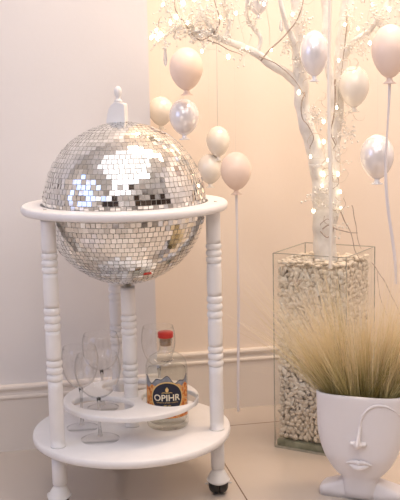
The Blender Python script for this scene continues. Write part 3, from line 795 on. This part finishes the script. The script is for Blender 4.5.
# brow arc running into the nose bridge
br = [(-.0005, .140), (0.000, .165), (.001, .185), (.0065, .203), (.0180, .2180), (.0330, .2265), (.0450, .2280), (.0590, .2260), (.0740, .2180), (.0860, .2050)]
FX = .0065
def face_y(x, z): return -D0*max(.05, 1-abs(x/hw(z))**3.2)**(1/3.2)
bp_ = spline([(x*.96+FX, face_y(x*.96+FX, z)-.0004, z) for x, z in br], 6)
MB().tube(bp_, [.0016+.0016*math.sin(PI*min(1, (i+4)/len(bp_))) for i in range(len(bp_))], 10).build('brow', M_POT, pot, True)
nb = MB()
nc = spline([(-.0002, yf-.0002, .180), (-.0010, yf-.0030, .165), (-.0020, yf-.0065, .150), (-.0030, yf-.0095, .139), (-.0035, yf-.0060, .132)], 6)
nb.tube(nc, [.0020+.0050*(i/(len(nc)-1))**.9 for i in range(len(nc))], 14)
nb.sphere((-.0035, yf-.0075, .1365), .0080, 16, 12, (1, .9, .85))
nb.sphere((-.0035, yf-.0010, .1370), .0100, 16, 12, (1.3, .7, .7))
nb.sphere((-.0140, yf-.0015, .1370), .0062, 14, 10, (1.05, .9, .95)); nb.sphere((.0075, yf-.0015, .1370), .0062, 14, 10, (1.05, .9, .95))
nb.v = [Vector((p.x*1.12+FX, yf+(p.y-yf)*1.35, p.z+.0015)) for p in nb.v]
o = nb.build('nose', M_POT, pot, True)
rm = o.modifiers.new('remesh', 'REMESH'); rm.mode = 'VOXEL'; rm.voxel_size = .0011; rm.use_smooth_shade = True
sm = o.modifiers.new('sm', 'SMOOTH'); sm.iterations = 9; sm.factor = .6
lp = MB()
def lip(pts, rr): c = spline(pts, 7); lp.tube(c, [rr*(.25+.75*math.sin(PI*(i+.5)/len(c))**.8) for i in range(len(c))], 12)
LZ = .0905
lip([(-.0310, yf+.0010, LZ+.0010), (-.0190, yf-.0012, LZ+.0045), (-.0075, yf-.0030, LZ+.0060), (-.0020, yf-.0030, LZ+.0040), (.0035, yf-.0030, LZ+.0060), (.0150, yf-.0012, LZ+.0040), (.0270, yf+.0010, LZ+.0008)], .0040)
lip([(-.0230, yf+.0006, LZ-.0012), (-.0120, yf-.0020, LZ-.0036), (-.0020, yf-.0030, LZ-.0048), (.0080, yf-.0020, LZ-.0036), (.0190, yf+.0006, LZ-.0012)], .0056)
lp.v = [Vector((p.x+FX, yf+(p.y-yf)*1.35, LZ+(p.z-LZ)*1.25)) for p in lp.v]
o = lp.build('lips', M_POT, pot, True)
rm = o.modifiers.new('remesh', 'REMESH'); rm.mode = 'VOXEL'; rm.voxel_size = .0010; rm.use_smooth_shade = True
sm = o.modifiers.new('sm', 'SMOOTH'); sm.iterations = 5; sm.factor = .5
M_SOIL = mat('potting_soil', (.10, .07, .04), .9, noise_amt=.4, nscale=80, bump=.5)
v, f = loft([sect(hw(.20)-.010, D0-.010, D1-.010, .190), sect(hw(.228)-.010, D0-.010, D1-.010, .226)], True, True)
link('soil', v, f, M_SOIL, pot, True)

# ------------------------------------------------------------------ grass in the planter
def grass_mat():
    m = bpy.data.materials.new('feather_grass'); m.use_nodes = True; nt = m.node_tree; b = nt.nodes['Principled BSDF']
    a = nt.nodes.new('ShaderNodeAttribute'); a.attribute_name = 'along'
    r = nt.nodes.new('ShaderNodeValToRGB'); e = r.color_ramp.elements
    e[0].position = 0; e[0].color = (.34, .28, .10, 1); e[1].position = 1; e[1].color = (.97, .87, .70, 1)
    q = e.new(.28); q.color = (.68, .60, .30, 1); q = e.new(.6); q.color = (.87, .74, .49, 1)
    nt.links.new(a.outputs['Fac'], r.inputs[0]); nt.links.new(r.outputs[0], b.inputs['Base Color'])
    b.inputs['Roughness'].default_value = .55
    tr = nt.nodes.new('ShaderNodeBsdfTranslucent'); nt.links.new(r.outputs[0], tr.inputs[0])
    mx = nt.nodes.new('ShaderNodeMixShader'); mx.inputs[0].default_value = .35
    nt.links.new(b.outputs[0], mx.inputs[1]); nt.links.new(tr.outputs[0], mx.inputs[2])
    nt.links.new(mx.outputs[0], nt.nodes['Material Output'].inputs[0]); return m
M_GRASS = grass_mat()
GV = []; GF = []; GA = []
def blade(p0, d, L, droop, w0, shade, seg=9, w1=.12):
    d = d.normalized(); p = Vector(p0); n = len(GV); sdir = d.cross(Vector((rnd.gauss(0, 1), rnd.gauss(0, 1), rnd.gauss(0, .3)))).normalized()
    cur = Vector((rnd.gauss(0, 1), rnd.gauss(0, 1), 0))*.05
    for i in range(seg+1):
        t = i/seg; wd = w0*(1-t)+w0*w1*t
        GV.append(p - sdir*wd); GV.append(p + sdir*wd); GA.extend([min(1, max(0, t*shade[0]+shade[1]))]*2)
        hd = Vector((d.x, d.y, 0))
        d = (d + (hd*.6 + cur)*droop/seg + Vector((0, 0, -1))*droop*t/seg).normalized()
        p = p + d*(L/seg)
    for i in range(seg): a = n+i*2; GF.append((a, a+1, a+3, a+2))
pc = Vector((.492, -.168, 0)); ca, sa = math.cos(math.radians(-31)), math.sin(math.radians(-31))
hx = Vector((ca, sa, 0)); hy = Vector((-sa, ca, 0))
tufts = []
for i in range(120):
    u, v_ = rnd.uniform(-1, 1), rnd.uniform(-1, 1)
    if u*u+v_*v_ > 1: continue
    tufts.append((u, v_, u*.56 + rnd.gauss(-.04, .16), v_*.25 + rnd.gauss(-.05, .12), rnd.gauss(.268, .032), rnd.uniform(.12, .70), rnd.gauss(-.02, .17)))
for i in range(3300):
    u, v_, fan, dep, L, dr, sh_ = rnd.choice(tufts)
    u = max(-1, min(1, u + rnd.gauss(0, .07))); v_ = max(-.95, min(.95, v_ + rnd.gauss(0, .1)))
    lx, ly = u*.080, v_*.034
    p0 = pc + Vector((lx*ca-ly*sa, lx*sa+ly*ca, .222))
    fan += rnd.gauss(0, .055); dep += rnd.gauss(0, .05)
    if dep > .2: L *= .88
    L *= (1.0 + .10*abs(u)) * min(1.15, rnd.uniform(.45, 1.2))
    d = Vector((0, 0, 1)) + hx*math.tan(max(-.95, min(.95, fan))) + hy*dep
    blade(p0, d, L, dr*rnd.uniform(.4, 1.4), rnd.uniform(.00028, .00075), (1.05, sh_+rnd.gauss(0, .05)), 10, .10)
for i in range(70):     # a few stray long hairs
    u = rnd.uniform(-1, 1); lx, ly = u*.078, rnd.uniform(-.03, .03)
    p0 = pc + Vector((lx*ca-ly*sa, lx*sa+ly*ca, .222)); hx = Vector((ca, sa, 0))
    d = Vector((0, 0, 1)) + hx*math.tan(max(-1.1, min(1.1, u*.8-.15+rnd.gauss(0, .25)))) + Vector((0, -1, 0))*rnd.uniform(0, .3)
    blade(p0, d, rnd.uniform(.22, .31), rnd.uniform(.5, 1.3), .0003, (.7, .35), 14)
o = link('feather_grass', GV, GF, M_GRASS)
at = o.data.attributes.new('along', 'FLOAT', 'POINT'); at.data.foreach_set('value', GA)
tag(o, 'fountain of fine pale yellow feather grass growing from the face planter', 'grass', None, 'stuff')
